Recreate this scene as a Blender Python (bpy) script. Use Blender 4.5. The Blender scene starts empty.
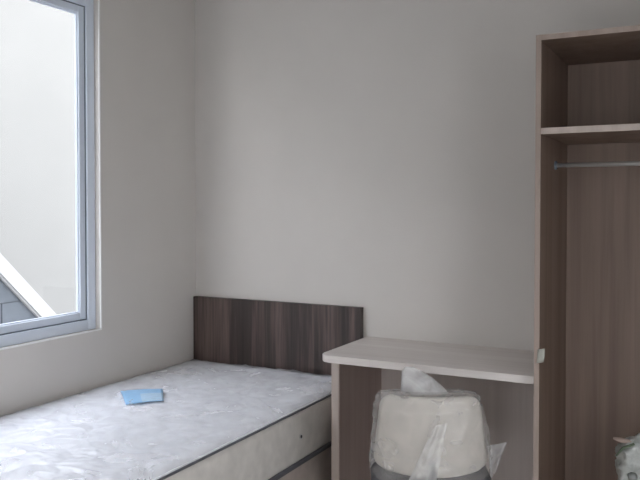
import bpy, bmesh, math, random
from mathutils import Vector, Matrix, noise
random.seed(7)
S = bpy.context.scene
COL = S.collection
R = math.radians

# ------------------------------------------------------------------ camera
cam = bpy.data.cameras.new('camera')
cam.sensor_width = 36.0
cam.lens = 36.0 * 760 / 640
cam.shift_y = -18 / 640
cam.clip_start = 0.05
camo = bpy.data.objects.new('camera', cam)
COL.objects.link(camo)
camo.location = (2.4585, -3.30, 1.374)
camo.rotation_euler = (R(90) - math.atan(17 / 760), 0, R(27.4))
S.camera = camo

# ------------------------------------------------------------------ world, sun, exposure
w = bpy.data.worlds.new('overcast_sky'); S.world = w
w.use_nodes = True
nt = w.node_tree
bg = nt.nodes['Background']
tc = nt.nodes.new('ShaderNodeTexCoord'); sp = nt.nodes.new('ShaderNodeSeparateXYZ')
rp = nt.nodes.new('ShaderNodeValToRGB')
rp.color_ramp.elements[0].position = 0.0; rp.color_ramp.elements[0].color = (0.90, 0.90, 0.92, 1)
rp.color_ramp.elements[1].position = 1.0; rp.color_ramp.elements[1].color = (0.84, 0.88, 1.0, 1)
nt.links.new(tc.outputs['Generated'], sp.inputs[0]); nt.links.new(sp.outputs['Z'], rp.inputs[0])
nt.links.new(rp.outputs[0], bg.inputs[0])
bg.inputs[1].default_value = 4.6

S.view_settings.view_transform = 'Standard'
S.view_settings.look = 'None'
S.view_settings.gamma = 1.0
S.view_settings.use_curve_mapping = False
S.view_settings.exposure = 0.39

# ------------------------------------------------------------------ material helpers
def newmat(name):
    m = bpy.data.materials.new(name); m.use_nodes = True
    return m, m.node_tree, m.node_tree.nodes['Principled BSDF']

def mat(name, col, rough=0.6, metal=0.0, var=0.06, scale=12, bump=0.0, bscale=200, stretch=(1, 1, 1), spec=0.5, coat=0.0):
    m, t, p = newmat(name)
    tc = t.nodes.new('ShaderNodeTexCoord'); mp = t.nodes.new('ShaderNodeMapping')
    mp.inputs['Scale'].default_value = stretch
    t.links.new(tc.outputs['Object'], mp.inputs[0])
    n = t.nodes.new('ShaderNodeTexNoise'); n.inputs['Scale'].default_value = scale; n.inputs['Detail'].default_value = 4
    t.links.new(mp.outputs[0], n.inputs['Vector'])
    r = t.nodes.new('ShaderNodeValToRGB')
    r.color_ramp.elements[0].position = 0.3; r.color_ramp.elements[1].position = 0.7
    r.color_ramp.elements[0].color = tuple(max(0, c * (1 - var)) for c in col) + (1,)
    r.color_ramp.elements[1].color = tuple(min(1, c * (1 + var)) for c in col) + (1,)
    t.links.new(n.outputs[0], r.inputs[0]); t.links.new(r.outputs[0], p.inputs['Base Color'])
    p.inputs['Roughness'].default_value = rough; p.inputs['Metallic'].default_value = metal
    p.inputs['Specular IOR Level'].default_value = spec
    p.inputs['Coat Weight'].default_value = coat
    if bump:
        b = t.nodes.new('ShaderNodeTexNoise'); b.inputs['Scale'].default_value = bscale; b.inputs['Detail'].default_value = 3
        t.links.new(mp.outputs[0], b.inputs['Vector'])
        bu = t.nodes.new('ShaderNodeBump'); bu.inputs['Strength'].default_value = bump; bu.inputs['Distance'].default_value = 0.002
        t.links.new(b.outputs[0], bu.inputs['Height']); t.links.new(bu.outputs[0], p.inputs['Normal'])
    return m

def wood(name, cols, scale=22, rough=0.5, axis='z', fine=0.5):
    """laminate with long grain along one axis; cols = (dark, mid, light)"""
    m, t, p = newmat(name)
    tc = t.nodes.new('ShaderNodeTexCoord'); mp = t.nodes.new('ShaderNodeMapping')
    st = {'z': (1, 1, 0.035), 'x': (0.035, 1, 1), 'y': (1, 0.035, 1)}[axis]
    mp.inputs['Scale'].default_value = st
    t.links.new(tc.outputs['Object'], mp.inputs[0])
    a = t.nodes.new('ShaderNodeTexNoise'); a.inputs['Scale'].default_value = scale; a.inputs['Detail'].default_value = 6
    a.inputs['Roughness'].default_value = 0.62; a.inputs['Distortion'].default_value = 0.3
    b = t.nodes.new('ShaderNodeTexNoise'); b.inputs['Scale'].default_value = scale * 6; b.inputs['Detail'].default_value = 3
    t.links.new(mp.outputs[0], a.inputs['Vector']); t.links.new(mp.outputs[0], b.inputs['Vector'])
    mx = t.nodes.new('ShaderNodeMath'); mx.operation = 'MULTIPLY_ADD'
    mx.inputs[1].default_value = 0.35 * fine
    t.links.new(b.outputs[0], mx.inputs[0]); t.links.new(a.outputs[0], mx.inputs[2])
    r = t.nodes.new('ShaderNodeValToRGB')
    e = r.color_ramp.elements
    e[0].position = 0.36; e[0].color = cols[0] + (1,)
    e[1].position = 0.80; e[1].color = cols[2] + (1,)
    k = e.new(0.58); k.color = cols[1] + (1,)
    t.links.new(mx.outputs[0], r.inputs[0]); t.links.new(r.outputs[0], p.inputs['Base Color'])
    p.inputs['Roughness'].default_value = rough
    bu = t.nodes.new('ShaderNodeBump'); bu.inputs['Strength'].default_value = 0.15; bu.inputs['Distance'].default_value = 0.001
    t.links.new(b.outputs[0], bu.inputs['Height']); t.links.new(bu.outputs[0], p.inputs['Normal'])
    return m

def film(name, clear=0.6, col=(0.86, 0.88, 0.9), rough=0.22, scale=9, contrast=0.25, gloss=0.35):
    """thin clear polythene: part see-through, part milky, part glossy"""
    m = bpy.data.materials.new(name); m.use_nodes = True; t = m.node_tree
    for n in list(t.nodes): t.nodes.remove(n)
    out = t.nodes.new('ShaderNodeOutputMaterial')
    tr = t.nodes.new('ShaderNodeBsdfTransparent')
    df = t.nodes.new('ShaderNodeBsdfDiffuse'); df.inputs[0].default_value = col + (1,)
    tl = t.nodes.new('ShaderNodeBsdfTranslucent'); tl.inputs[0].default_value = col + (1,)
    gl = t.nodes.new('ShaderNodeBsdfGlossy'); gl.inputs['Roughness'].default_value = rough
    gl.inputs[0].default_value = (1, 1, 1, 1)
    m1 = t.nodes.new('ShaderNodeMixShader'); m1.inputs[0].default_value = 0.4
    m2 = t.nodes.new('ShaderNodeMixShader'); m2.inputs[0].default_value = gloss
    m3 = t.nodes.new('ShaderNodeMixShader')
    tc = t.nodes.new('ShaderNodeTexCoord')
    n = t.nodes.new('ShaderNodeTexNoise'); n.inputs['Scale'].default_value = scale; n.inputs['Detail'].default_value = 5
    n.inputs['Distortion'].default_value = 1.2
    mr = t.nodes.new('ShaderNodeMapRange'); mr.inputs[1].default_value = 0.3; mr.inputs[2].default_value = 0.7
    mr.inputs[3].default_value = 1 - clear - contrast; mr.inputs[4].default_value = 1 - clear + contrast
    t.links.new(tc.outputs['Object'], n.inputs['Vector']); t.links.new(n.outputs[0], mr.inputs[0])
    bu = t.nodes.new('ShaderNodeBump'); bu.inputs['Strength'].default_value = 0.35; bu.inputs['Distance'].default_value = 0.004
    t.links.new(n.outputs[0], bu.inputs['Height'])
    for s in (df, tl, gl): t.links.new(bu.outputs[0], s.inputs['Normal'])
    t.links.new(df.outputs[0], m1.inputs[1]); t.links.new(tl.outputs[0], m1.inputs[2])
    t.links.new(m1.outputs[0], m2.inputs[1]); t.links.new(gl.outputs[0], m2.inputs[2])
    t.links.new(mr.outputs[0], m3.inputs[0])
    t.links.new(tr.outputs[0], m3.inputs[1]); t.links.new(m2.outputs[0], m3.inputs[2])
    t.links.new(m3.outputs[0], out.inputs[0])
    return m

M = {}
M['wall'] = mat('painted_plaster', (0.64, 0.608, 0.575), 0.8, var=0.02, scale=3, bump=0.25, bscale=160)
M['ceiling'] = mat('ceiling_paint', (0.60, 0.59, 0.56), 0.85, var=0.02, scale=3)
M['floor'] = mat('pale_floor_tile', (0.72, 0.69, 0.65), 0.35, var=0.04, scale=5)
M['alu'] = mat('powder_coated_aluminium', (0.68, 0.74, 0.83), 0.4, var=0.02, scale=4)
M['gasket'] = mat('rubber_gasket', (0.16, 0.19, 0.23), 0.7, var=0.05)
M['bead'] = mat('white_caulk', (0.82, 0.81, 0.80), 0.5, var=0.02)
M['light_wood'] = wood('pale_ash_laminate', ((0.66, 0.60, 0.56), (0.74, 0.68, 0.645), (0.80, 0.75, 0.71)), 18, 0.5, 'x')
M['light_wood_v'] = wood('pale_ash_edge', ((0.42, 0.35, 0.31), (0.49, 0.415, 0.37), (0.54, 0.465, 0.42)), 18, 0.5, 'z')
M['brown_wood'] = wood('brown_oak_laminate', ((0.155, 0.102, 0.076), (0.205, 0.143, 0.110), (0.255, 0.182, 0.143)), 14, 0.5, 'z')
M['wardrobe_edge'] = wood('wardrobe_edge_band', ((0.30, 0.235, 0.20), (0.36, 0.285, 0.245), (0.41, 0.33, 0.29)), 18, 0.5, 'z')
M['desk_inner'] = wood('desk_inner_laminate', ((0.27, 0.20, 0.175), (0.32, 0.245, 0.22), (0.37, 0.29, 0.26)), 14, 0.5, 'z')
M['grey_wood'] = wood('grey_brown_laminate', ((0.44, 0.385, 0.355), (0.50, 0.44, 0.41), (0.56, 0.50, 0.465)), 14, 0.5, 'z')
M['dark_wood'] = wood('dark_walnut_laminate', ((0.020, 0.014, 0.013), (0.046, 0.032, 0.029), (0.16, 0.112, 0.098)), 16, 0.42, 'z', 0.7)
M['quilt'] = mat('quilted_damask', (0.90, 0.90, 0.93), 0.6, var=0.03, scale=30, bump=0.3, bscale=300)
M['side_fabric'] = mat('mattress_border_fabric', (0.62, 0.59, 0.55), 0.7, var=0.10, scale=16, bump=0.3, bscale=300)
M['base_fabric'] = mat('base_fabric', (0.44, 0.38, 0.34), 0.8, var=0.08, scale=20, bump=0.4, bscale=300)
M['piping'] = mat('dark_piping', (0.10, 0.10, 0.115), 0.6, var=0.1)
M['chrome'] = mat('chrome', (0.62, 0.62, 0.62), 0.22, 1.0, var=0.02)
M['rail'] = mat('brushed_steel', (0.66, 0.66, 0.65), 0.4, 0.6, var=0.03)
M['black'] = mat('black_plastic', (0.03, 0.03, 0.033), 0.5, var=0.1)
M['seat_shade'] = mat('seat_painted_shade', (0.055, 0.052, 0.055), 0.85, var=0.1, bump=0.3)  # near-black base colour stands in for shade below the backrest shell
M['shell'] = mat('cream_plastic', (0.56, 0.525, 0.475), 0.5, var=0.03, scale=6)
M['film_bed'] = film('mattress_film', 0.68, (0.90, 0.92, 0.97), 0.32, 5, 0.10, 0.30)
M['film_chair'] = film('chair_film', 0.76, (0.82, 0.80, 0.78), 0.40, 7, 0.12, 0.2)
M['film_fold'] = film('folded_film', 0.62, (0.80, 0.80, 0.80), 0.42, 14, 0.12, 0.2)
M['bundle'] = mat('crumpled_white_wrap', (0.50, 0.515, 0.49), 0.4, var=0.28, scale=30, bump=0.6, bscale=60)
M['bundle_wood'] = mat('pinkish_strap', (0.45, 0.34, 0.29), 0.6)
M['bundle_green'] = mat('dull_green_stem', (0.14, 0.18, 0.12), 0.6)
M['paper'] = mat('blue_paper', (0.35, 0.60, 0.87), 0.5, var=0.05, scale=40)
M['paper_pale'] = mat('pale_blue_print', (0.52, 0.70, 0.88), 0.5, var=0.10, scale=60)
M['knot'] = mat('grey_knot', (0.3, 0.31, 0.3), 0.5, var=0.3)
M['tape'] = mat('masking_tape', (0.40, 0.40, 0.35), 0.6)
M['out_wall'] = mat('white_render', (0.225, 0.222, 0.212), 0.9, var=0.03, scale=1.5)
M['coping'] = mat('white_coping', (0.42, 0.415, 0.42), 0.8, var=0.02)
M['block'] = mat('grey_block', (0.115, 0.13, 0.15), 0.9, var=0.12, scale=14, bump=0.6, bscale=50)
M['mortar'] = mat('mortar', (0.11, 0.12, 0.14), 0.95, var=0.1)
M['ground'] = mat('concrete_ground', (0.5, 0.5, 0.49), 0.9, var=0.1, scale=3)

def glassmat():
    m = bpy.data.materials.new('window_glass'); m.use_nodes = True; t = m.node_tree
    for n in list(t.nodes): t.nodes.remove(n)
    out = t.nodes.new('ShaderNodeOutputMaterial'); tr = t.nodes.new('ShaderNodeBsdfTransparent')
    tr.inputs[0].default_value = (0.97, 0.98, 0.98, 1)
    gl = t.nodes.new('ShaderNodeBsdfGlossy'); gl.inputs['Roughness'].default_value = 0.02
    mx = t.nodes.new('ShaderNodeMixShader')
    mx.inputs[0].default_value = 0.03; t.links.new(tr.outputs[0], mx.inputs[1]); t.links.new(gl.outputs[0], mx.inputs[2])
    t.links.new(mx.outputs[0], out.inputs[0])
    return m
M['glass'] = glassmat()

# ------------------------------------------------------------------ mesh helpers
def obj(name, bm, m, parent=None, smooth=False, loc=None):
    me = bpy.data.meshes.new(name)
    bmesh.ops.recalc_face_normals(bm, faces=bm.faces) if bm.faces else None
    if loc is not None:
        bmesh.ops.translate(bm, verts=bm.verts, vec=-Vector(loc))
    bm.to_mesh(me); bm.free()
    for mm in (m if isinstance(m, (list, tuple)) else [m]): me.materials.append(mm)
    if smooth:
        for p in me.polygons: p.use_smooth = True
    o = bpy.data.objects.new(name, me); COL.objects.link(o)
    if loc is not None: o.location = loc
    if parent is not None: o.parent = parent
    return o

def box(bm, a, b, bev=0.0, seg=2, mi=0):
    lo = [min(a[i], b[i]) for i in range(3)]; hi = [max(a[i], b[i]) for i in range(3)]
    n = bmesh.new()
    vs = [n.verts.new((x, y, z)) for x in (lo[0], hi[0]) for y in (lo[1], hi[1]) for z in (lo[2], hi[2])]
    for f in ((0, 1, 3, 2), (4, 6, 7, 5), (0, 4, 5, 1), (2, 3, 7, 6), (0, 2, 6, 4), (1, 5, 7, 3)):
        n.faces.new([vs[i] for i in f])
    if bev: bmesh.ops.bevel(n, geom=list(n.edges), offset=bev, segments=seg, affect='EDGES', profile=0.5)
    merge(bm, n, mi)
    return bm

def merge(bm, n, mi=0):
    mp = {}
    for v in n.verts: mp[v] = bm.verts.new(v.co)
    for f in n.faces:
        g = bm.faces.new([mp[v] for v in f.verts]); g.material_index = mi
    n.free()

def bx(a, b, bev=0.0, seg=2):
    return box(bmesh.new(), a, b, bev, seg)

def poly_prism(pts, z0, z1, bev=0.0):
    bm = bmesh.new()
    a = [bm.verts.new((x, y, z0)) for x, y in pts]; b = [bm.verts.new((x, y, z1)) for x, y in pts]
    bm.faces.new(a[::-1]); top = bm.faces.new(b)
    n = len(pts)
    for i in range(n): bm.faces.new((a[i], a[(i + 1) % n], b[(i + 1) % n], b[i]))
    if bev:
        ed = [e for e in bm.edges if abs(e.verts[0].co.z - e.verts[1].co.z) < 1e-6]
        bmesh.ops.bevel(bm, geom=ed, offset=bev, segments=2, affect='EDGES', profile=0.5)
    return bm

def tube(bm, pts, r, n=12, caps=True, mi=0):
    pts = [Vector(p) for p in pts]
    rs = r if isinstance(r, (list, tuple)) else [r] * len(pts)
    rings = []
    up = Vector((0, 0, 1))
    for i, p in enumerate(pts):
        d = (pts[min(i + 1, len(pts) - 1)] - pts[max(i - 1, 0)]).normalized()
        u = d.cross(up if abs(d.z) < 0.95 else Vector((1, 0, 0))).normalized(); v = d.cross(u)
        rings.append([bm.verts.new(p + (u * math.cos(2 * math.pi * k / n) + v * math.sin(2 * math.pi * k / n)) * rs[i]) for k in range(n)])
    for a, b in zip(rings, rings[1:]):
        for k in range(n):
            bm.faces.new((a[k], a[(k + 1) % n], b[(k + 1) % n], b[k])).material_index = mi
    if caps:
        bm.faces.new(rings[0][::-1]).material_index = mi; bm.faces.new(rings[-1]).material_index = mi
    return bm

def thing(name, label, cat, loc=(0, 0, 0), rz=0.0, group=None):
    o = bpy.data.objects.new(name, None); COL.objects.link(o)
    o.empty_display_size = 0.1
    o.location = loc; o.rotation_euler = (0, 0, rz)
    o['label'] = label; o['category'] = cat
    if group: o['group'] = group
    return o

def struct(name, bm, m, parent=None, **k):
    o = obj(name, bm, m, parent, **k)
    if parent is None: o['kind'] = 'structure'
    return o

def world_child(parent, o):
    """mesh built in room coordinates under a thing that stands elsewhere"""
    o.location = Vector(o.location) - parent.location
    return o

# ------------------------------------------------------------------ room shell
XR, YB, ZC, TH = 3.15, -4.60, 2.62, 0.11
WY0, WY1, WZ0, WZ1 = -2.75, -0.710, 0.812, 2.306     # window opening in the left wall
bm = bmesh.new()
box(bm, (-TH, YB, 0), (0, WY0, ZC)); box(bm, (-TH, WY1, 0), (0, TH, ZC))
box(bm, (-TH, WY0, 0), (0, WY1, WZ0)); box(bm, (-TH, WY0, WZ1), (0, WY1, ZC))
struct('wall_left', bm, M['wall'])
struct('wall_back', bx((0, 0, 0), (XR + TH, TH, ZC)), M['wall'])
DY0, DY1, DZ = -2.70, -1.62, 2.08                    # glazed door added in the right wall, outside the frame, for side light
bm = bmesh.new()
box(bm, (XR, YB, 0), (XR + TH, DY0, ZC)); box(bm, (XR, DY1, 0), (XR + TH, 0, ZC)); box(bm, (XR, DY0, DZ), (XR + TH, DY1, ZC))
struct('wall_right', bm, M['wall'])
EX0, EX1 = 1.85, 2.65                                    # open doorway added behind the camera for low fill light
bm = bmesh.new()
box(bm, (-TH, YB - TH, 0), (EX0, YB, ZC)); box(bm, (EX1, YB - TH, 0), (XR + TH, YB, ZC)); box(bm, (EX0, YB - TH, 2.08), (EX1, YB, ZC))
struct('wall_front', bm, M['wall'])
bm = bmesh.new()
box(bm, (EX0, YB - TH - 0.01, 0), (EX0 + 0.03, YB + 0.01, 2.08), 0.002); box(bm, (EX1 - 0.03, YB - TH - 0.01, 0), (EX1, YB + 0.01, 2.08), 0.002)
box(bm, (EX0 + 0.03, YB - TH - 0.01, 2.05), (EX1 - 0.03, YB + 0.01, 2.08), 0.002)
struct('added_fill_doorway', bm, M['alu'])
struct('floor', bx((-TH, YB - TH, -0.12), (XR + TH, TH, 0)), M['floor'])
struct('ceiling', bx((-TH, YB - TH, ZC), (XR + TH, TH, ZC + 0.15)), M['ceiling'])

# window
def ring(bm, y0, y1, z0, z1, wd, x0, x1, bev=0.0):
    box(bm, (x0, y0, z0), (x1, y0 + wd, z1), bev); box(bm, (x0, y1 - wd, z0), (x1, y1, z1), bev)
    box(bm, (x0, y0 + wd, z0), (x1, y1 - wd, z0 + wd), bev); box(bm, (x0, y0 + wd, z1 - wd), (x1, y1 - wd, z1), bev)
    return bm
win = ring(bmesh.new(), WY0, WY1, WZ0, WZ1, 0.046, -0.10, -0.032, 0.003)
wo = struct('window_1', win, M['alu'])
obj('window_trim', ring(bmesh.new(), WY0 - 0.001, WY1 + 0.003, WZ0 - 0.003, WZ1 + 0.003, 0.007, -0.004, 0.003, 0.001), M['bead'], wo)
yc = (WY0 + WY1) / 2
for k, (y0, y1, xf) in enumerate(((yc - 0.02, WY1 - 0.046, -0.044), (WY0 + 0.046, yc + 0.02, -0.070))):
    z0, z1 = WZ0 + 0.046, WZ1 - 0.046
    sa = obj('sash', ring(bmesh.new(), y0, y1, z0, z1, 0.036, xf - 0.025, xf, 0.004), M['alu'], wo)
    obj('gasket', ring(bmesh.new(), y0 - 0.004, y1 + 0.004, z0 - 0.004, z1 + 0.004, 0.009, xf - 0.02, xf + 0.003, 0.0), M['gasket'], sa)
    obj('glazing_bead', ring(bmesh.new(), y0 + 0.035, y1 - 0.035, z0 + 0.035, z1 - 0.035, 0.006, xf - 0.022, xf - 0.008, 0.001), M['alu'], sa)
    obj('pane', bx((xf - 0.020, y0 + 0.034, z0 + 0.034), (xf - 0.016, y1 - 0.034, z1 - 0.034)), M['glass'], sa)

# added glazed door in the right wall, a guessed source of side light
do = struct('added_side_door', ring(bmesh.new(), DY0, DY1, 0, DZ, 0.045, XR + 0.02, XR + 0.09, 0.003), M['alu'])
lf = obj('leaf', ring(bmesh.new(), DY0 + 0.045, DY1 - 0.045, 0.045, DZ - 0.045, 0.06, XR + 0.035, XR + 0.07, 0.003), M['alu'], do)
obj('pane', bx((XR + 0.05, DY0 + 0.10, 0.10), (XR + 0.055, DY1 - 0.10, DZ - 0.10)), M['glass'], lf)

# ------------------------------------------------------------------ outside
struct('ground', bx((-6, -9, -0.32), (8, 5, -0.13)), M['ground'])
nw = obj('neighbouring_wall', bx((-3.1, -8, -0.13), (-2.75, 9, 3.5), 0.02), M['out_wall'])
nw['label'] = 'tall white rendered wall of the house next door, seen through the window'; nw['category'] = 'wall'
# sloping garden wall with white coping, grey blocks below
gw = thing('garden_wall', 'grey block wall with sloping white coping outside the window', 'wall', (-1.6, 0, -0.13))
XG = -1.5
def ztop(y): return 0.905 - 0.975 * y               # underside line of the coping
bm = bmesh.new()
def slab(bm, ya, yb, ta, tb, x0, x1, zb=None):
    za, zb_ = (ta, tb)
    lo_a, lo_b = zb
    vs = [bm.verts.new(p) for p in ((x0, ya, lo_a), (x0, yb, lo_b), (x0, yb, zb_), (x0, ya, za),
                                    (x1, ya, lo_a), (x1, yb, lo_b), (x1, yb, zb_), (x1, ya, za))]
    for f in ((0, 1, 2, 3), (7, 6, 5, 4), (0, 4, 5, 1), (3, 2, 6, 7), (0, 3, 7, 4), (1, 5, 6, 2)):
        bm.faces.new([vs[i] for i in f])
    return bm
ya, yb_ = -1.4, 0.85
world_child(gw, obj('core', slab(bmesh.new(), ya, yb_, ztop(ya), ztop(yb_), XG - 0.19, XG - 0.012, (-0.13, -0.13)), M['mortar'], gw))
cp = slab(bmesh.new(), ya - 0.05, yb_ + 0.05, ztop(ya - 0.05) + 0.150, ztop(yb_ + 0.05) + 0.150, XG - 0.24, XG + 0.03, (ztop(ya - 0.05) + 0.0, ztop(yb_ + 0.05) + 0.0))
bmesh.ops.bevel(cp, geom=list(cp.edges), offset=0.012, segments=2, affect='EDGES')
world_child(gw, obj('coping', cp, M['coping'], gw))
bh, bl = 0.20, 0.40
row = 0
z = -0.04 + 0.0
while z < ztop(ya):
    y = ya + (bl / 2 if row % 2 else 0) - bl
    while y < yb_:
        y0, y1 = max(y + 0.006, ya), min(y + bl - 0.006, yb_)
        if y1 - y0 > 0.04 and ztop(y0) > z + 0.03:
            t0, t1 = min(z + bh - 0.006 + 0.006, ztop(y0) - 0.003), min(z + bh - 0.006, ztop(y1) - 0.003)
            t0 = min(t0, z + bh - 0.006)
            ycut = (0.905 - (z + 0.012)) / 0.975
            if t1 < z + 0.012: y1 = ycut; t1 = z + 0.01
            yk = (0.905 - 0.003 - (z + bh - 0.006)) / 0.975   # where the slope meets the course top
            b_ = bmesh.new()
            prof = [(y0, z), (y1, z), (y1, t1)]
            if y0 < yk < y1 and t1 < z + bh - 0.007: prof.append((yk, z + bh - 0.006))
            prof.append((y0, t0))
            off = random.uniform(-0.003, 0.003)
            f0 = [b_.verts.new((XG - 0.10, p[0], p[1])) for p in prof]; f1 = [b_.verts.new((XG + off, p[0], p[1])) for p in prof]
            b_.faces.new(f0); b_.faces.new(f1[::-1])
            n_ = len(prof)
            for i in range(n_): b_.faces.new((f0[i], f0[(i + 1) % n_], f1[(i + 1) % n_], f1[i]))
            world_child(gw, obj('block', b_, M['block'], gw))
        y += bl
    z += bh; row += 1

# ------------------------------------------------------------------ bed (base + headboard)
BX0, BX1, BY1, BY0 = 0.012, 0.972, -0.046, -1.96
bed = thing('bed', 'greyish brown fabric single bed base on short black legs under the mattress', 'bed', (0.49, -1.0, 0))
def bed_part(name, bm, m, smooth=False, parent=None):
    o = obj(name, bm, m, parent or bed, smooth)
    if parent is None: world_child(bed, o)
    return o
bed_part('base_box', bx((BX0 + 0.008, BY0 + 0.01, 0.09), (BX1 - 0.018, BY1, 0.320), 0.02, 3), M['base_fabric'])
def rloop(x0, x1, y0, y1, z, r, n=6):
    pts = []
    for cx, cy, a0 in ((x1 - r, y1 - r, 0), (x0 + r, y1 - r, 90), (x0 + r, y0 + r, 180), (x1 - r, y0 + r, 270)):
        for k in range(n + 1):
            a = R(a0 + 90 * k / n); pts.append((cx + r * math.cos(a), cy + r * math.sin(a), z))
    pts.append(pts[0]); pts.append(pts[1])
    return pts
bed_part('piping', tube(bmesh.new(), rloop(BX0 + 0.007, BX1 - 0.017, BY0 + 0.009, BY1 + 0.0, 0.307, 0.03), 0.006, 8, False), M['piping'], True)
for x in (0.09, 0.88):
    for y in (-0.15, -1.85):
        bed_part('leg', tube(bmesh.new(), [(x, y, 0), (x, y, 0.095)], [0.022, 0.028], 14), M['black'])
hbd = thing('headboard', 'dark walnut slab headboard with vertical grain against the back wall', 'headboard', (0.49, -0.016, 0.0))
world_child(hbd, obj('board', bx((0.004, -0.030, 0.0), (0.979, -0.001, 0.888), 0.0015, 1), M['dark_wood'], hbd))
world_child(hbd, obj('edge_band', bx((0.9795, -0.0300, 0.0), (0.9815, -0.001, 0.888)), M['dark_wood'], hbd))

# ------------------------------------------------------------------ mattress
mt = thing('mattress', 'white quilted mattress with grey piping, still under clear film', 'mattress', (0.49, -1.0, 0.315))
MZ0, MZ1 = 0.327, 0.538
def mpart(name, bm, m, smooth=True, parent=None):
    o = obj(name, bm, m, parent or mt, smooth)
    if parent is None: world_child(mt, o)
    return o
# border: rounded box side wall, slightly bulging
def border(x0, x1, y0, y1, z0, z1, r):
    bm = bmesh.new(); rings = []
    for k in range(9):
        f = k / 8; z = z0 + (z1 - z0) * f; e = 0.007 * math.sin(math.pi * f)
        lp = rloop(x0 - e, x1 + e, y0 - e, y1 + e, z, r)[:-2]
        rings.append([bm.verts.new(p) for p in lp])
    n = len(rings[0])
    for a, b in zip(rings, rings[1:]):
        for i in range(n): bm.faces.new((a[i], a[(i + 1) % n], b[(i + 1) % n], b[i]))
    bm.faces.new(rings[0][::-1]); bm.faces.new(rings[-1])
    return bm
mpart('border', border(BX0, BX1, BY0, BY1, MZ0, MZ1, 0.05), M['side_fabric'])
mpart('piping', tube(bmesh.new(), rloop(BX0 - 0.002, BX1 + 0.002, BY0 - 0.002, BY1 + 0.002, MZ1 + 0.002, 0.05), 0.0045, 8, False), M['piping'])
mpart('piping', tube(bmesh.new(), rloop(BX0 - 0.002, BX1 + 0.002, BY0 - 0.002, BY1 + 0.002, MZ0 + 0.002, 0.05), 0.0085, 8, False), M['piping'])

def topz(x, y, film_=False):
    """quilted crown: diamonds of soft scallops, dropping to the piping at the rim"""
    dx = min(x - BX0, BX1 - x); dy = min(y - BY0, BY1 - y)
    e = max(0.0, min(dx, dy)); rim = 1 - math.exp(-e / 0.018)
    p = 0.16
    u = (x + y * 0.62) / p; v = (x - y * 0.62) / p
    u += 0.10 * math.sin(v * 2 * math.pi); v += 0.10 * math.sin(u * 2 * math.pi)
    q = (abs(math.sin(math.pi * u)) * abs(math.sin(math.pi * v))) ** 0.3
    z = MZ1 + 0.003 + rim * (0.015 + 0.0065 * q + 0.004 * noise.noise((x * 6, y * 6, 0)))
    if film_:
        w1 = noise.noise((x * 7 + 2 * noise.noise((x * 3, y * 3, 5)), y * 4, 1.3))
        w2 = noise.noise((x * 22, y * 13, 4.1))
        w3 = noise.noise((x * 5 + y * 9, y * 16 - x * 6, 7.7))
        cr = max(0.0, 1 - abs(w1) * 7) ** 2 * 0.004 + max(0.0, 1 - abs(w3) * 8) * 0.003 + 0.003 * w2
        z = MZ1 + 0.0065 + rim * (0.0165 + 0.0065 * q + 0.004 * noise.noise((x * 6, y * 6, 0)) + max(0.0, cr))
    return z
def topgrid(nx, ny, film_=False, ov=0.0):
    bm = bmesh.new(); g = []
    x0, x1, y0, y1 = BX0 - ov, BX1 + ov, BY0 - ov, BY1 + ov
    r = 0.05
    for j in range(ny + 1):
        rowv = []
        for i in range(nx + 1):
            fx = i / nx; fy = j / ny
            x = x0 + (x1 - x0) * fx; y = y0 + (y1 - y0) * fy
            # pull the corners onto the rounded outline
            cx = x0 + r if x < x0 + r else (x1 - r if x > x1 - r else None)
            cy = y0 + r if y < y0 + r else (y1 - r if y > y1 - r else None)
            if cx is not None and cy is not None:
                d = Vector((x - cx, y - cy)); mxx = max(abs(d.x), abs(d.y))
                if d.length > 1e-9: d = d * (mxx / d.length); x, y = cx + d.x, cy + d.y
            rowv.append(bm.verts.new((x, y, topz(x, y, film_))))
        g.append(rowv)
    for j in range(ny):
        for i in range(nx): bm.faces.new((g[j][i], g[j][i + 1], g[j + 1][i + 1], g[j + 1][i]))
    return bm
mpart('quilted_top', topgrid(150, 300), M['quilt'])
pf = mpart('plastic_film', topgrid(150, 300, True, -0.004), M['film_bed'])
pf['label'] = 'clear creased plastic film over the mattress top'
for y in (-0.616, -1.40):
    e = bmesh.new()
    tube(e, [(BX1 + 0.004, y, 0.435), (BX1 + 0.010, y, 0.435)], 0.011, 16)
    ey = mpart('vent_eyelet', e, M['rail'], False)
    h = bmesh.new(); tube(h, [(BX1 + 0.0095, y, 0.435), (BX1 + 0.0112, y, 0.435)], 0.007, 14)
    o = obj('mesh_insert', h, M['black'], ey); 

# blue leaflet on the mattress
c1, c2, c3, c4 = [Vector(p) + Vector((0.008, 0.004, 0)) for p in ((0.185, -0.805, 0), (0.322, -0.690, 0), (0.445, -0.835, 0), (0.350, -0.955, 0))]
bm = bmesh.new(); N = 14; tops = []; bots = []
for j in range(N + 1):
    ra = []; rb = []
    for i in range(N + 1):
        a = c1.lerp(c2, i / N); b = c4.lerp(c3, i / N); p = a.lerp(b, j / N)
        zz = MZ1 + 0.034 + 0.003 * math.sin(i / N * 3.1) + 0.003 * math.sin(j / N * 5)
        ra.append(bm.verts.new((p.x, p.y, zz))); rb.append(bm.verts.new((p.x, p.y, zz - 0.0025)))
    tops.append(ra); bots.append(rb)
for j in range(N):
    for i in range(N):
        f = bm.faces.new((tops[j][i], tops[j][i + 1], tops[j + 1][i + 1], tops[j + 1][i]))
        if 6 <= i and 6 <= j: f.material_index = 1
        bm.faces.new((bots[j][i + 1], bots[j][i], bots[j + 1][i], bots[j + 1][i + 1]))
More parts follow.
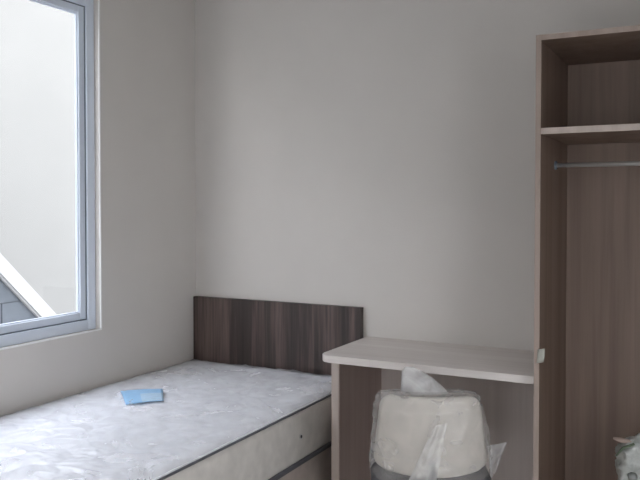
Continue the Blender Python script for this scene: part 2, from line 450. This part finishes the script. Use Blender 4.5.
for i in range(N):
    bm.faces.new((tops[0][i + 1], tops[0][i], bots[0][i], bots[0][i + 1])); bm.faces.new((tops[N][i], tops[N][i + 1], bots[N][i + 1], bots[N][i]))
    bm.faces.new((tops[i][0], tops[i + 1][0], bots[i + 1][0], bots[i][0])); bm.faces.new((tops[i + 1][N], tops[i][N], bots[i][N], bots[i + 1][N]))
lf = obj('leaflet', bm, [M['paper'], M['paper_pale']], None, True, loc=(0.32, -0.83, MZ1 + 0.03))
lf['label'] = 'small blue paper leaflet lying on the white mattress'; lf['category'] = 'leaflet'

# ------------------------------------------------------------------ desk
desk = thing('desk', 'pale wood laminate desk with rounded corner beside the bed', 'desk', (1.45, -0.25, 0))
def dpart(name, bm, m, smooth=False):
    return world_child(desk, obj(name, bm, m, desk, smooth))
rr = 0.045
pts = [(1.892, -0.001), (1.000, -0.001)]
for k in range(9):
    a = R(180 + 90 * k / 8); pts.append((1.000 + rr + rr * math.cos(a), -0.497 + rr + rr * math.sin(a)))
pts.append((1.892, -0.497))
dpart('desktop', poly_prism(pts, 0.720, 0.750, 0.003), M['light_wood'])
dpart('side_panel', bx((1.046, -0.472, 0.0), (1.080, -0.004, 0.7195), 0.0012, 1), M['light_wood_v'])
dpart('inner_veneer', bx((1.0802, -0.468, 0.004), (1.0832, -0.006, 0.7185)), M['desk_inner'])
dpart('back_panel', bx((1.084, -0.024, 0.06), (1.892, -0.006, 0.7190), 0.001, 1), M['grey_wood'])

# ------------------------------------------------------------------ wardrobe (open)
WX0, WX1, WYF, WZT = 1.895, 2.86, -0.560, 1.972
wd = thing('wardrobe', 'open doorless wardrobe with brown wood interior and pale edges', 'wardrobe', (2.37, -0.28, 0))
def wpart(name, bm, m, smooth=False):
    return world_child(wd, obj(name, bm, m, wd, smooth))
T = 0.019
for x in (WX0, WX1 - T):
    s_ = wpart('side_panel', bx((x, WYF + 0.002, 0), (x + T, -0.001, WZT - T - 0.0005)), M['brown_wood'])
    world_edge = obj('edge_band', bx((x, WYF, 0), (x + T, WYF + 0.0019, WZT - T - 0.0005)), M['wardrobe_edge'], s_)
tp = wpart('top_panel', bx((WX0, WYF + 0.002, WZT - T), (WX1, -0.001, WZT)), M['brown_wood'])
obj('edge_band', bx((WX0, WYF, WZT - T), (WX1, WYF + 0.0019, WZT)), M['wardrobe_edge'], tp)
sh = wpart('shelf', bx((WX0 + T, WYF + 0.012, 1.624), (WX1 - T, -0.012, 1.646)), M['brown_wood'])
obj('edge_band', bx((WX0 + T, WYF + 0.006, 1.624), (WX1 - T, WYF + 0.0119, 1.646)), M['light_wood_v'], sh)
wpart('back_panel', bx((WX0 + T, -0.011, 0.08), (WX1 - T, -0.002, WZT - T)), M['brown_wood'])
wpart('bottom_panel', bx((WX0 + T, WYF + 0.01, 0.07), (WX1 - T, -0.012, 0.089)), M['brown_wood'])
wpart('plinth', bx((WX0 + T, WYF + 0.03, 0), (WX1 - T, WYF + 0.05, 0.0695)), M['brown_wood'])
RY, RZ = -0.29, 1.526
rl = wpart('hanging_rail', tube(bmesh.new(), [(WX0 + T + 0.001, RY, RZ), (WX1 - T - 0.001, RY, RZ)], 0.0085, 16), M['rail'], True)
for x0, x1 in ((WX0 + T + 0.0005, WX0 + T + 0.008), (WX1 - T - 0.008, WX1 - T - 0.0005)):
    obj('rail_bracket', tube(bmesh.new(), [(x0, RY, RZ), (x1, RY, RZ)], 0.017, 18), M['gasket'], rl)
tb = bmesh.new()
g = [[tb.verts.new((1.904 + 0.026 * u + 0.004 * math.sin(v * 2), WYF - 0.0012 - 0.004 * math.sin(u * 2.2) * (0.4 + v * 0.6), 0.812 + 0.050 * v + 0.006 * u)) for u in (0, .25, .5, .75, 1)] for v in (0, .33, .66, 1)]
for j in range(3):
    for i in range(4): tb.faces.new((g[j][i], g[j][i + 1], g[j + 1][i + 1], g[j + 1][i]))
tp_ = wpart('tape_scrap', tb, M['tape'], True)
sm = tp_.modifiers.new('thick', 'SOLIDIFY'); sm.thickness = 0.001
tp_['label'] = 'pale scrap of tape on the front edge'

# ------------------------------------------------------------------ chair
CH = Vector((1.575, -0.760, 0))
CR = R(24)      # forward direction turned towards the bed
ch = thing('swivel_chair', 'swivel chair with cream plastic back pushed towards the desk', 'chair', CH, CR)
# local: +y forward (to the desk), back of the shell at y about -0.12
def lerp(a, b, t): return a + (b - a) * t
def shell_pt(u, v, off=0.0):
    """u -1..1 across, v 0..1: 0 = top of backrest, 1 = front lip of seat"""
    H0, H1 = 0.742, 0.455
    if v < 0.58:
        t = v / 0.58
        hw = lerp(0.160, 0.200, t ** 0.8)
        z = lerp(H0, H1 + 0.035, t); y = -0.155 + 0.020 * t * t - 0.035 * (1 - t) ** 2
        wrap = lerp(0.045, 0.10, t)
        x = u * hw; y += wrap * abs(u) ** 2.2
        z -= 0.004 * abs(u) ** 6 * (1 - t)
    elif v < 0.72:
        t = (v - 0.58) / 0.14
        a = t * math.pi / 2
        hw = lerp(0.200, 0.215, t)
        y = -0.135 + 0.075 * math.sin(a) * 1.0; z = H1 + 0.035 - 0.075 * (1 - math.cos(a)) * 0.9
        x = u * hw; y += 0.10 * abs(u) ** 2.2 * (1 - t) + 0.0
        z += 0.075 * abs(u) ** 2.6 * t
    else:
        t = (v - 0.72) / 0.28
        hw = lerp(0.215, 0.200, t)
        x = u * hw; y = lerp(-0.060, 0.27, t)
        z = H1 - 0.033 + 0.008 * math.sin(t * math.pi) - 0.020 * t ** 4 + (0.075 - 0.06 * t) * abs(u) ** 2.6
        y -= 0.05 * abs(u) ** 4 * t
    return Vector((x, y, z))
def corner(u, v):
    """round the shell's top corners and front corners"""
    uu = u
    if v < 0.14:
        k = 1 - v / 0.14; uu = u * (1 - 0.22 * (1 - math.sqrt(max(0, 1 - k * k))))
    if v > 0.92:
        k = (v - 0.92) / 0.08; uu = u * (1 - 0.22 * (1 - math.sqrt(max(0, 1 - k * k))))
    return uu
bm = bmesh.new(); NU, NV = 32, 34; g = []
for j in range(NV + 1):
    v = j / NV; rw = []
    for i in range(NU + 1):
        u = -1 + 2 * i / NU; uu = u
        if v < 0.16:
            k = 1 - v / 0.16; uu = u * (1 - 0.17 * (1 - math.sqrt(max(0, 1 - k * k))))
        if v > 0.86:
            k = (v - 0.86) / 0.14; uu = u * (1 - 0.20 * (1 - math.sqrt(max(0, 1 - k * k))))
        hw = lerp(0.160, 0.194, v ** 0.9)
        z = lerp(0.742, 0.464, v) + 0.012 * v * uu * uu
        y = -0.185 + 0.045 * v + lerp(0.045, 0.09, v) * abs(uu) ** 2.2
        rw.append(bm.verts.new((uu * hw - 0.010 * (1 - v), y, z)))
    g.append(rw)
for j in range(NV):
    for i in range(NU): bm.faces.new((g[j][i], g[j][i + 1], g[j + 1][i + 1], g[j + 1][i]))
sh_ = obj('backrest', bm, M['shell'], ch, True)
md = sh_.modifiers.new('thick', 'SOLIDIFY'); md.thickness = 0.012; md.offset = 0
sh_['label'] = 'cream plastic backrest shell'
pad = bmesh.new(); box(pad, (-0.205, -0.115, 0.405), (0.205, 0.285, 0.462), 0.026, 4)
pd = obj('seat', pad, M['seat_shade'], ch, True); pd['label'] = 'seat block coloured dark for the shade under the shell'  # separate dark seat added to give the shell's shaded underside
sp_ = bmesh.new(); tube(sp_, [(0, 0.0, 0.390), (0, -0.105, 0.392), (0, -0.138, 0.43), (0, -0.150, 0.52)], [0.016, 0.016, 0.015, 0.012], 12)
obj('back_bracket', sp_, M['black'], ch, True)
und = bmesh.new(); box(und, (-0.09, -0.06, 0.375), (0.09, 0.16, 0.405), 0.008)
obj('tilt_plate', und, M['black'], ch)
obj('gas_lift', tube(bmesh.new(), [(0, 0.05, 0.10), (0, 0.05, 0.23), (0, 0.05, 0.231), (0, 0.05, 0.376)], [0.027, 0.027, 0.016, 0.016], 18), M['black'], ch, True)
bs = bmesh.new(); tube(bs, [(0, 0.05, 0.075), (0, 0.05, 0.125)], [0.045, 0.036], 18)
base = obj('base_hub', bs, M['chrome'], ch, True)
for k in range(5):
    a = R(72 * k + 18); d = Vector((math.cos(a), math.sin(a), 0)); c = Vector((0, 0.05, 0))
    obj('base_arm', tube(bmesh.new(), [c + d * 0.03 + Vector((0, 0, 0.10)), c + d * 0.15 + Vector((0, 0, 0.088)), c + d * 0.265 + Vector((0, 0, 0.07))], [0.020, 0.017, 0.013], 10), M['chrome'], ch, True)
    q = c + d * 0.262
    cs = obj('caster', tube(bmesh.new(), [q + Vector((0, 0, 0.045)), q + Vector((0, 0, 0.075))], [0.013, 0.009], 10), M['black'], ch)
    t_ = Vector((-d.y, d.x, 0))
    for s in (-1, 1):
        wl = bmesh.new(); tube(wl, [q + t_ * s * 0.006 + Vector((0, 0, 0.0255)), q + t_ * s * 0.022 + Vector((0, 0, 0.0255))], [0.025, 0.022], 18)
        obj('wheel', wl, M['black'], cs, True)

# clear bag pulled over the backrest
bag = thing('plastic_bag', 'clear crumpled plastic bag pulled over the cream chair, peaked on top', 'bag', CH + Vector((0, 0, 0.0)), CR)
def sstep(a, b, x):
    t = max(0, min(1, (x - a) / (b - a))); return t * t * (3 - 2 * t)
bm = bmesh.new(); NU, NV = 120, 90; g = []
for j in range(NV + 1):
    v = j / NV; z = lerp(0.757, 0.345, v)
    if v > 0.12: base_t = min(1, (0.742 - z) / 0.25)
    else: base_t = 0
    hwr = lerp(0.157, 0.205, max(0, base_t) ** 0.8); hwl = lerp(0.190, 0.209, max(0, base_t))
    gat = 1 - 0.20 * sstep(0.72, 1.0, v)                # gathers under the seat
    top = sstep(-0.01, 0.07, v)
    rw = []
    for i in range(NU):
        a = 2 * math.pi * i / NU
        ca, sa = math.cos(a), math.sin(a)
        cs_, sn_ = math.copysign(abs(ca) ** 0.45, ca), math.copysign(abs(sa) ** 0.6, sa)
        yf = lerp(-0.09, -0.01, v) + 0.10 * sstep(0.35, 0.9, v)      # front side of the bag
        yb = lerp(-0.212, -0.168, v) + 0.07 * sstep(0.75, 1, v)
        hw = (hwr if ca > 0 else hwl) * gat
        x = hw * cs_ * lerp(0.90, 1, top)
        ym, yh = (yf + yb) / 2, (yf - yb) / 2
        y = ym + yh * sn_ * lerp(0.45, 1, top)
        if sn_ < 0: y += 0.055 * min(1, abs(x) / hw) ** 2.2 * lerp(0.7, 1.2, v)
        # creases
        p = Vector((x * 9, z * 9, a))
        cr = noise.noise(p * 1.0) * 0.004 + (max(0, 1 - abs(noise.noise(Vector((x * 13 - z * 8, z * 14 + x * 6, 2.0)))) * 6)) * 0.0055
        # long diagonal fold from the upper right to the lower left of the back
        dline = (x + 0.055) - (z - 0.42) * 0.75
        cr += 0.020 * math.exp(-(dline / 0.022) ** 2) * sstep(0.15, 0.5, v)
        cr += 0.010 * math.exp(-((dline + 0.06) / 0.03) ** 2) * sstep(0.4, 0.8, v)
        dirv = Vector((ca, sa * 0.9))
        x += dirv.x * cr; y += dirv.y * cr
        rw.append(bm.verts.new((x, y, z - 0.006 * (1 - top) * abs(cs_) ** 3 + 0.002 * noise.noise(p))))
    g.append(rw)
for j in range(NV):
    for i in range(NU): bm.faces.new((g[j][i], g[j][(i + 1) % NU], g[j + 1][(i + 1) % NU], g[j + 1][i]))
bm.faces.new(g[0][::-1])
obj('sleeve', bm, M['film_chair'], bag, True)
# peaked fold standing up on the top edge
bm = bmesh.new(); g = []
NP = 22
for j in range(NP + 1):
    t = j / NP; z = 0.748 + 0.086 * t
    x0 = lerp(-0.108, -0.104, t ** 0.5) ; x1 = lerp(0.050, -0.052, t ** 1.3)
    if t > 0.85: x0 += 0.012 * (t - 0.85) / 0.15; x1 -= 0.012 * (t - 0.85) / 0.15
    rw = []
    for i in range(25):
        u = i / 24
        a = 2 * math.pi * u
        cx = (x0 + x1) / 2; hx = (x1 - x0) / 2
        x = cx + hx * math.cos(a); y = -0.150 + 0.018 * (1 - t * 0.75) * math.sin(a) + 0.016 * noise.noise((x * 22, z * 26, 3)) * (0.3 + t)
        rw.append(bm.verts.new((x, y, z)))
    g.append(rw)
for j in range(NP):
    for i in range(24): bm.faces.new((g[j][i], g[j][i + 1], g[j + 1][i + 1], g[j + 1][i]))
obj('peaked_fold', bm, M['film_fold'], bag, True)
# bunched flap hanging at the lower left of centre, and a corner poking out at the right
def flap(pa, pb, pc, pd_, amp, n=18, seed=0):
    bm = bmesh.new(); g = []
    for j in range(n + 1):
        rw = []
        for i in range(n + 1):
            a = Vector(pa).lerp(Vector(pb), i / n); b = Vector(pd_).lerp(Vector(pc), i / n); p = a.lerp(b, j / n)
            k = amp * (noise.noise((p.x * 30 + seed, p.z * 14, seed)) + 0.8 * math.sin(i / n * 9 + j / n * 2))
            p.y += k; p.x += 0.5 * k
            rw.append(bm.verts.new(p))
        g.append(rw)
    for j in range(n):
        for i in range(n): bm.faces.new((g[j][i], g[j][i + 1], g[j + 1][i + 1], g[j + 1][i]))
    return bm
obj('hanging_fold', flap((0.000, -0.219, 0.66), (0.040, -0.219, 0.67), (-0.010, -0.212, 0.38), (-0.130, -0.205, 0.38), 0.004, seed=3), M['film_fold'], bag, True)
obj('bag_corner', flap((0.190, -0.085, 0.555), (0.256, -0.080, 0.568), (0.226, -0.075, 0.475), (0.200, -0.090, 0.44), 0.005, seed=9), M['film_fold'], bag, True)

# ------------------------------------------------------------------ wrapped bundle on the wardrobe floor
bd = thing('wrapped_bundle', 'tall bundle wrapped in crumpled whitish plastic inside the wardrobe', 'bundle', (2.224, -0.36, 0.089))
bm = bmesh.new(); g = []
prof = [(0.0, 0.060), (0.05, 0.072), (0.12, 0.060), (0.20, 0.050), (0.27, 0.048), (0.32, 0.056), (0.36, 0.066), (0.385, 0.070), (0.41, 0.062), (0.430, 0.052), (0.445, 0.034), (0.452, 0.012)]
prof2 = []
for a, b in zip(prof, prof[1:]):
    for k in range(5): prof2.append((lerp(a[0], b[0], k / 5), lerp(a[1], b[1], k / 5)))
prof2.append(prof[-1])
NB = 48
for z, r in prof2:
    rw = []
    for i in range(NB):
        a = 2 * math.pi * i / NB; ca, sa = math.cos(a), math.sin(a)
        k = 1 + 0.16 * noise.noise((ca * 2, sa * 2, z * 16)) + 0.22 * max(0, 1 - abs(noise.noise((ca * 3.2, sa * 3.2, z * 26 + 5))) * 5)
        sx = 0.0 + 0.020 * sstep(0.30, 0.45, z)
        rw.append(bm.verts.new((ca * r * k + sx - 0.01, sa * r * k * 0.9, z)))
    g.append(rw)
for a, b in zip(g, g[1:]):
    for i in range(NB): bm.faces.new((a[i], a[(i + 1) % NB], b[(i + 1) % NB], b[i]))
bm.faces.new(g[0][::-1]); bm.faces.new(g[-1])
obj('wrapping', bm, M['bundle'], bd, True)
bm = bmesh.new(); g = []
for j in range(21):
    t = j / 20 * math.pi
    rw = []
    for i in range(28):
        a = 2 * math.pi * i / 28
        r = 0.045 * (1 + 0.3 * noise.noise((math.cos(a) * 2.3, math.sin(a) * 2.3, t * 2 + 9)))
        rw.append(bm.verts.new((0.035 + r * math.sin(t) * math.cos(a) * 1.1, -0.01 + r * math.sin(t) * math.sin(a), 0.438 + r * 0.75 * math.cos(t))))
    g.append(rw)
for a, b in zip(g, g[1:]):
    for i in range(28): bm.faces.new((a[i], a[(i + 1) % 28], b[(i + 1) % 28], b[i]))
bmesh.ops.remove_doubles(bm, verts=bm.verts, dist=1e-5)
obj('gathered_top', bm, M['bundle'], bd, True)
s1 = bmesh.new(); tube(s1, [(0.0, -0.02, 0.432), (-0.035, -0.03, 0.438), (-0.055, -0.035, 0.441), (-0.080, -0.03, 0.443)], [0.004, 0.008, 0.009, 0.004], 8)
o = obj('loose_end', s1, M['bundle_wood'], bd, True); o['label'] = 'pinkish brown loose end poking out to the left'
s2 = bmesh.new(); tube(s2, [(-0.008, -0.045, 0.436), (-0.045, -0.050, 0.418), (-0.068, -0.045, 0.385)], [0.004, 0.005, 0.003], 8)
o = obj('green_strip', s2, M['bundle_green'], bd, True); o['label'] = 'dull green strip along the upper left side'
s3 = bmesh.new(); tube(s3, [(-0.012, -0.052, 0.322), (-0.012, -0.074, 0.318)], [0.018, 0.012], 12)
o = obj('dark_spot', s3, M['knot'], bd, True)
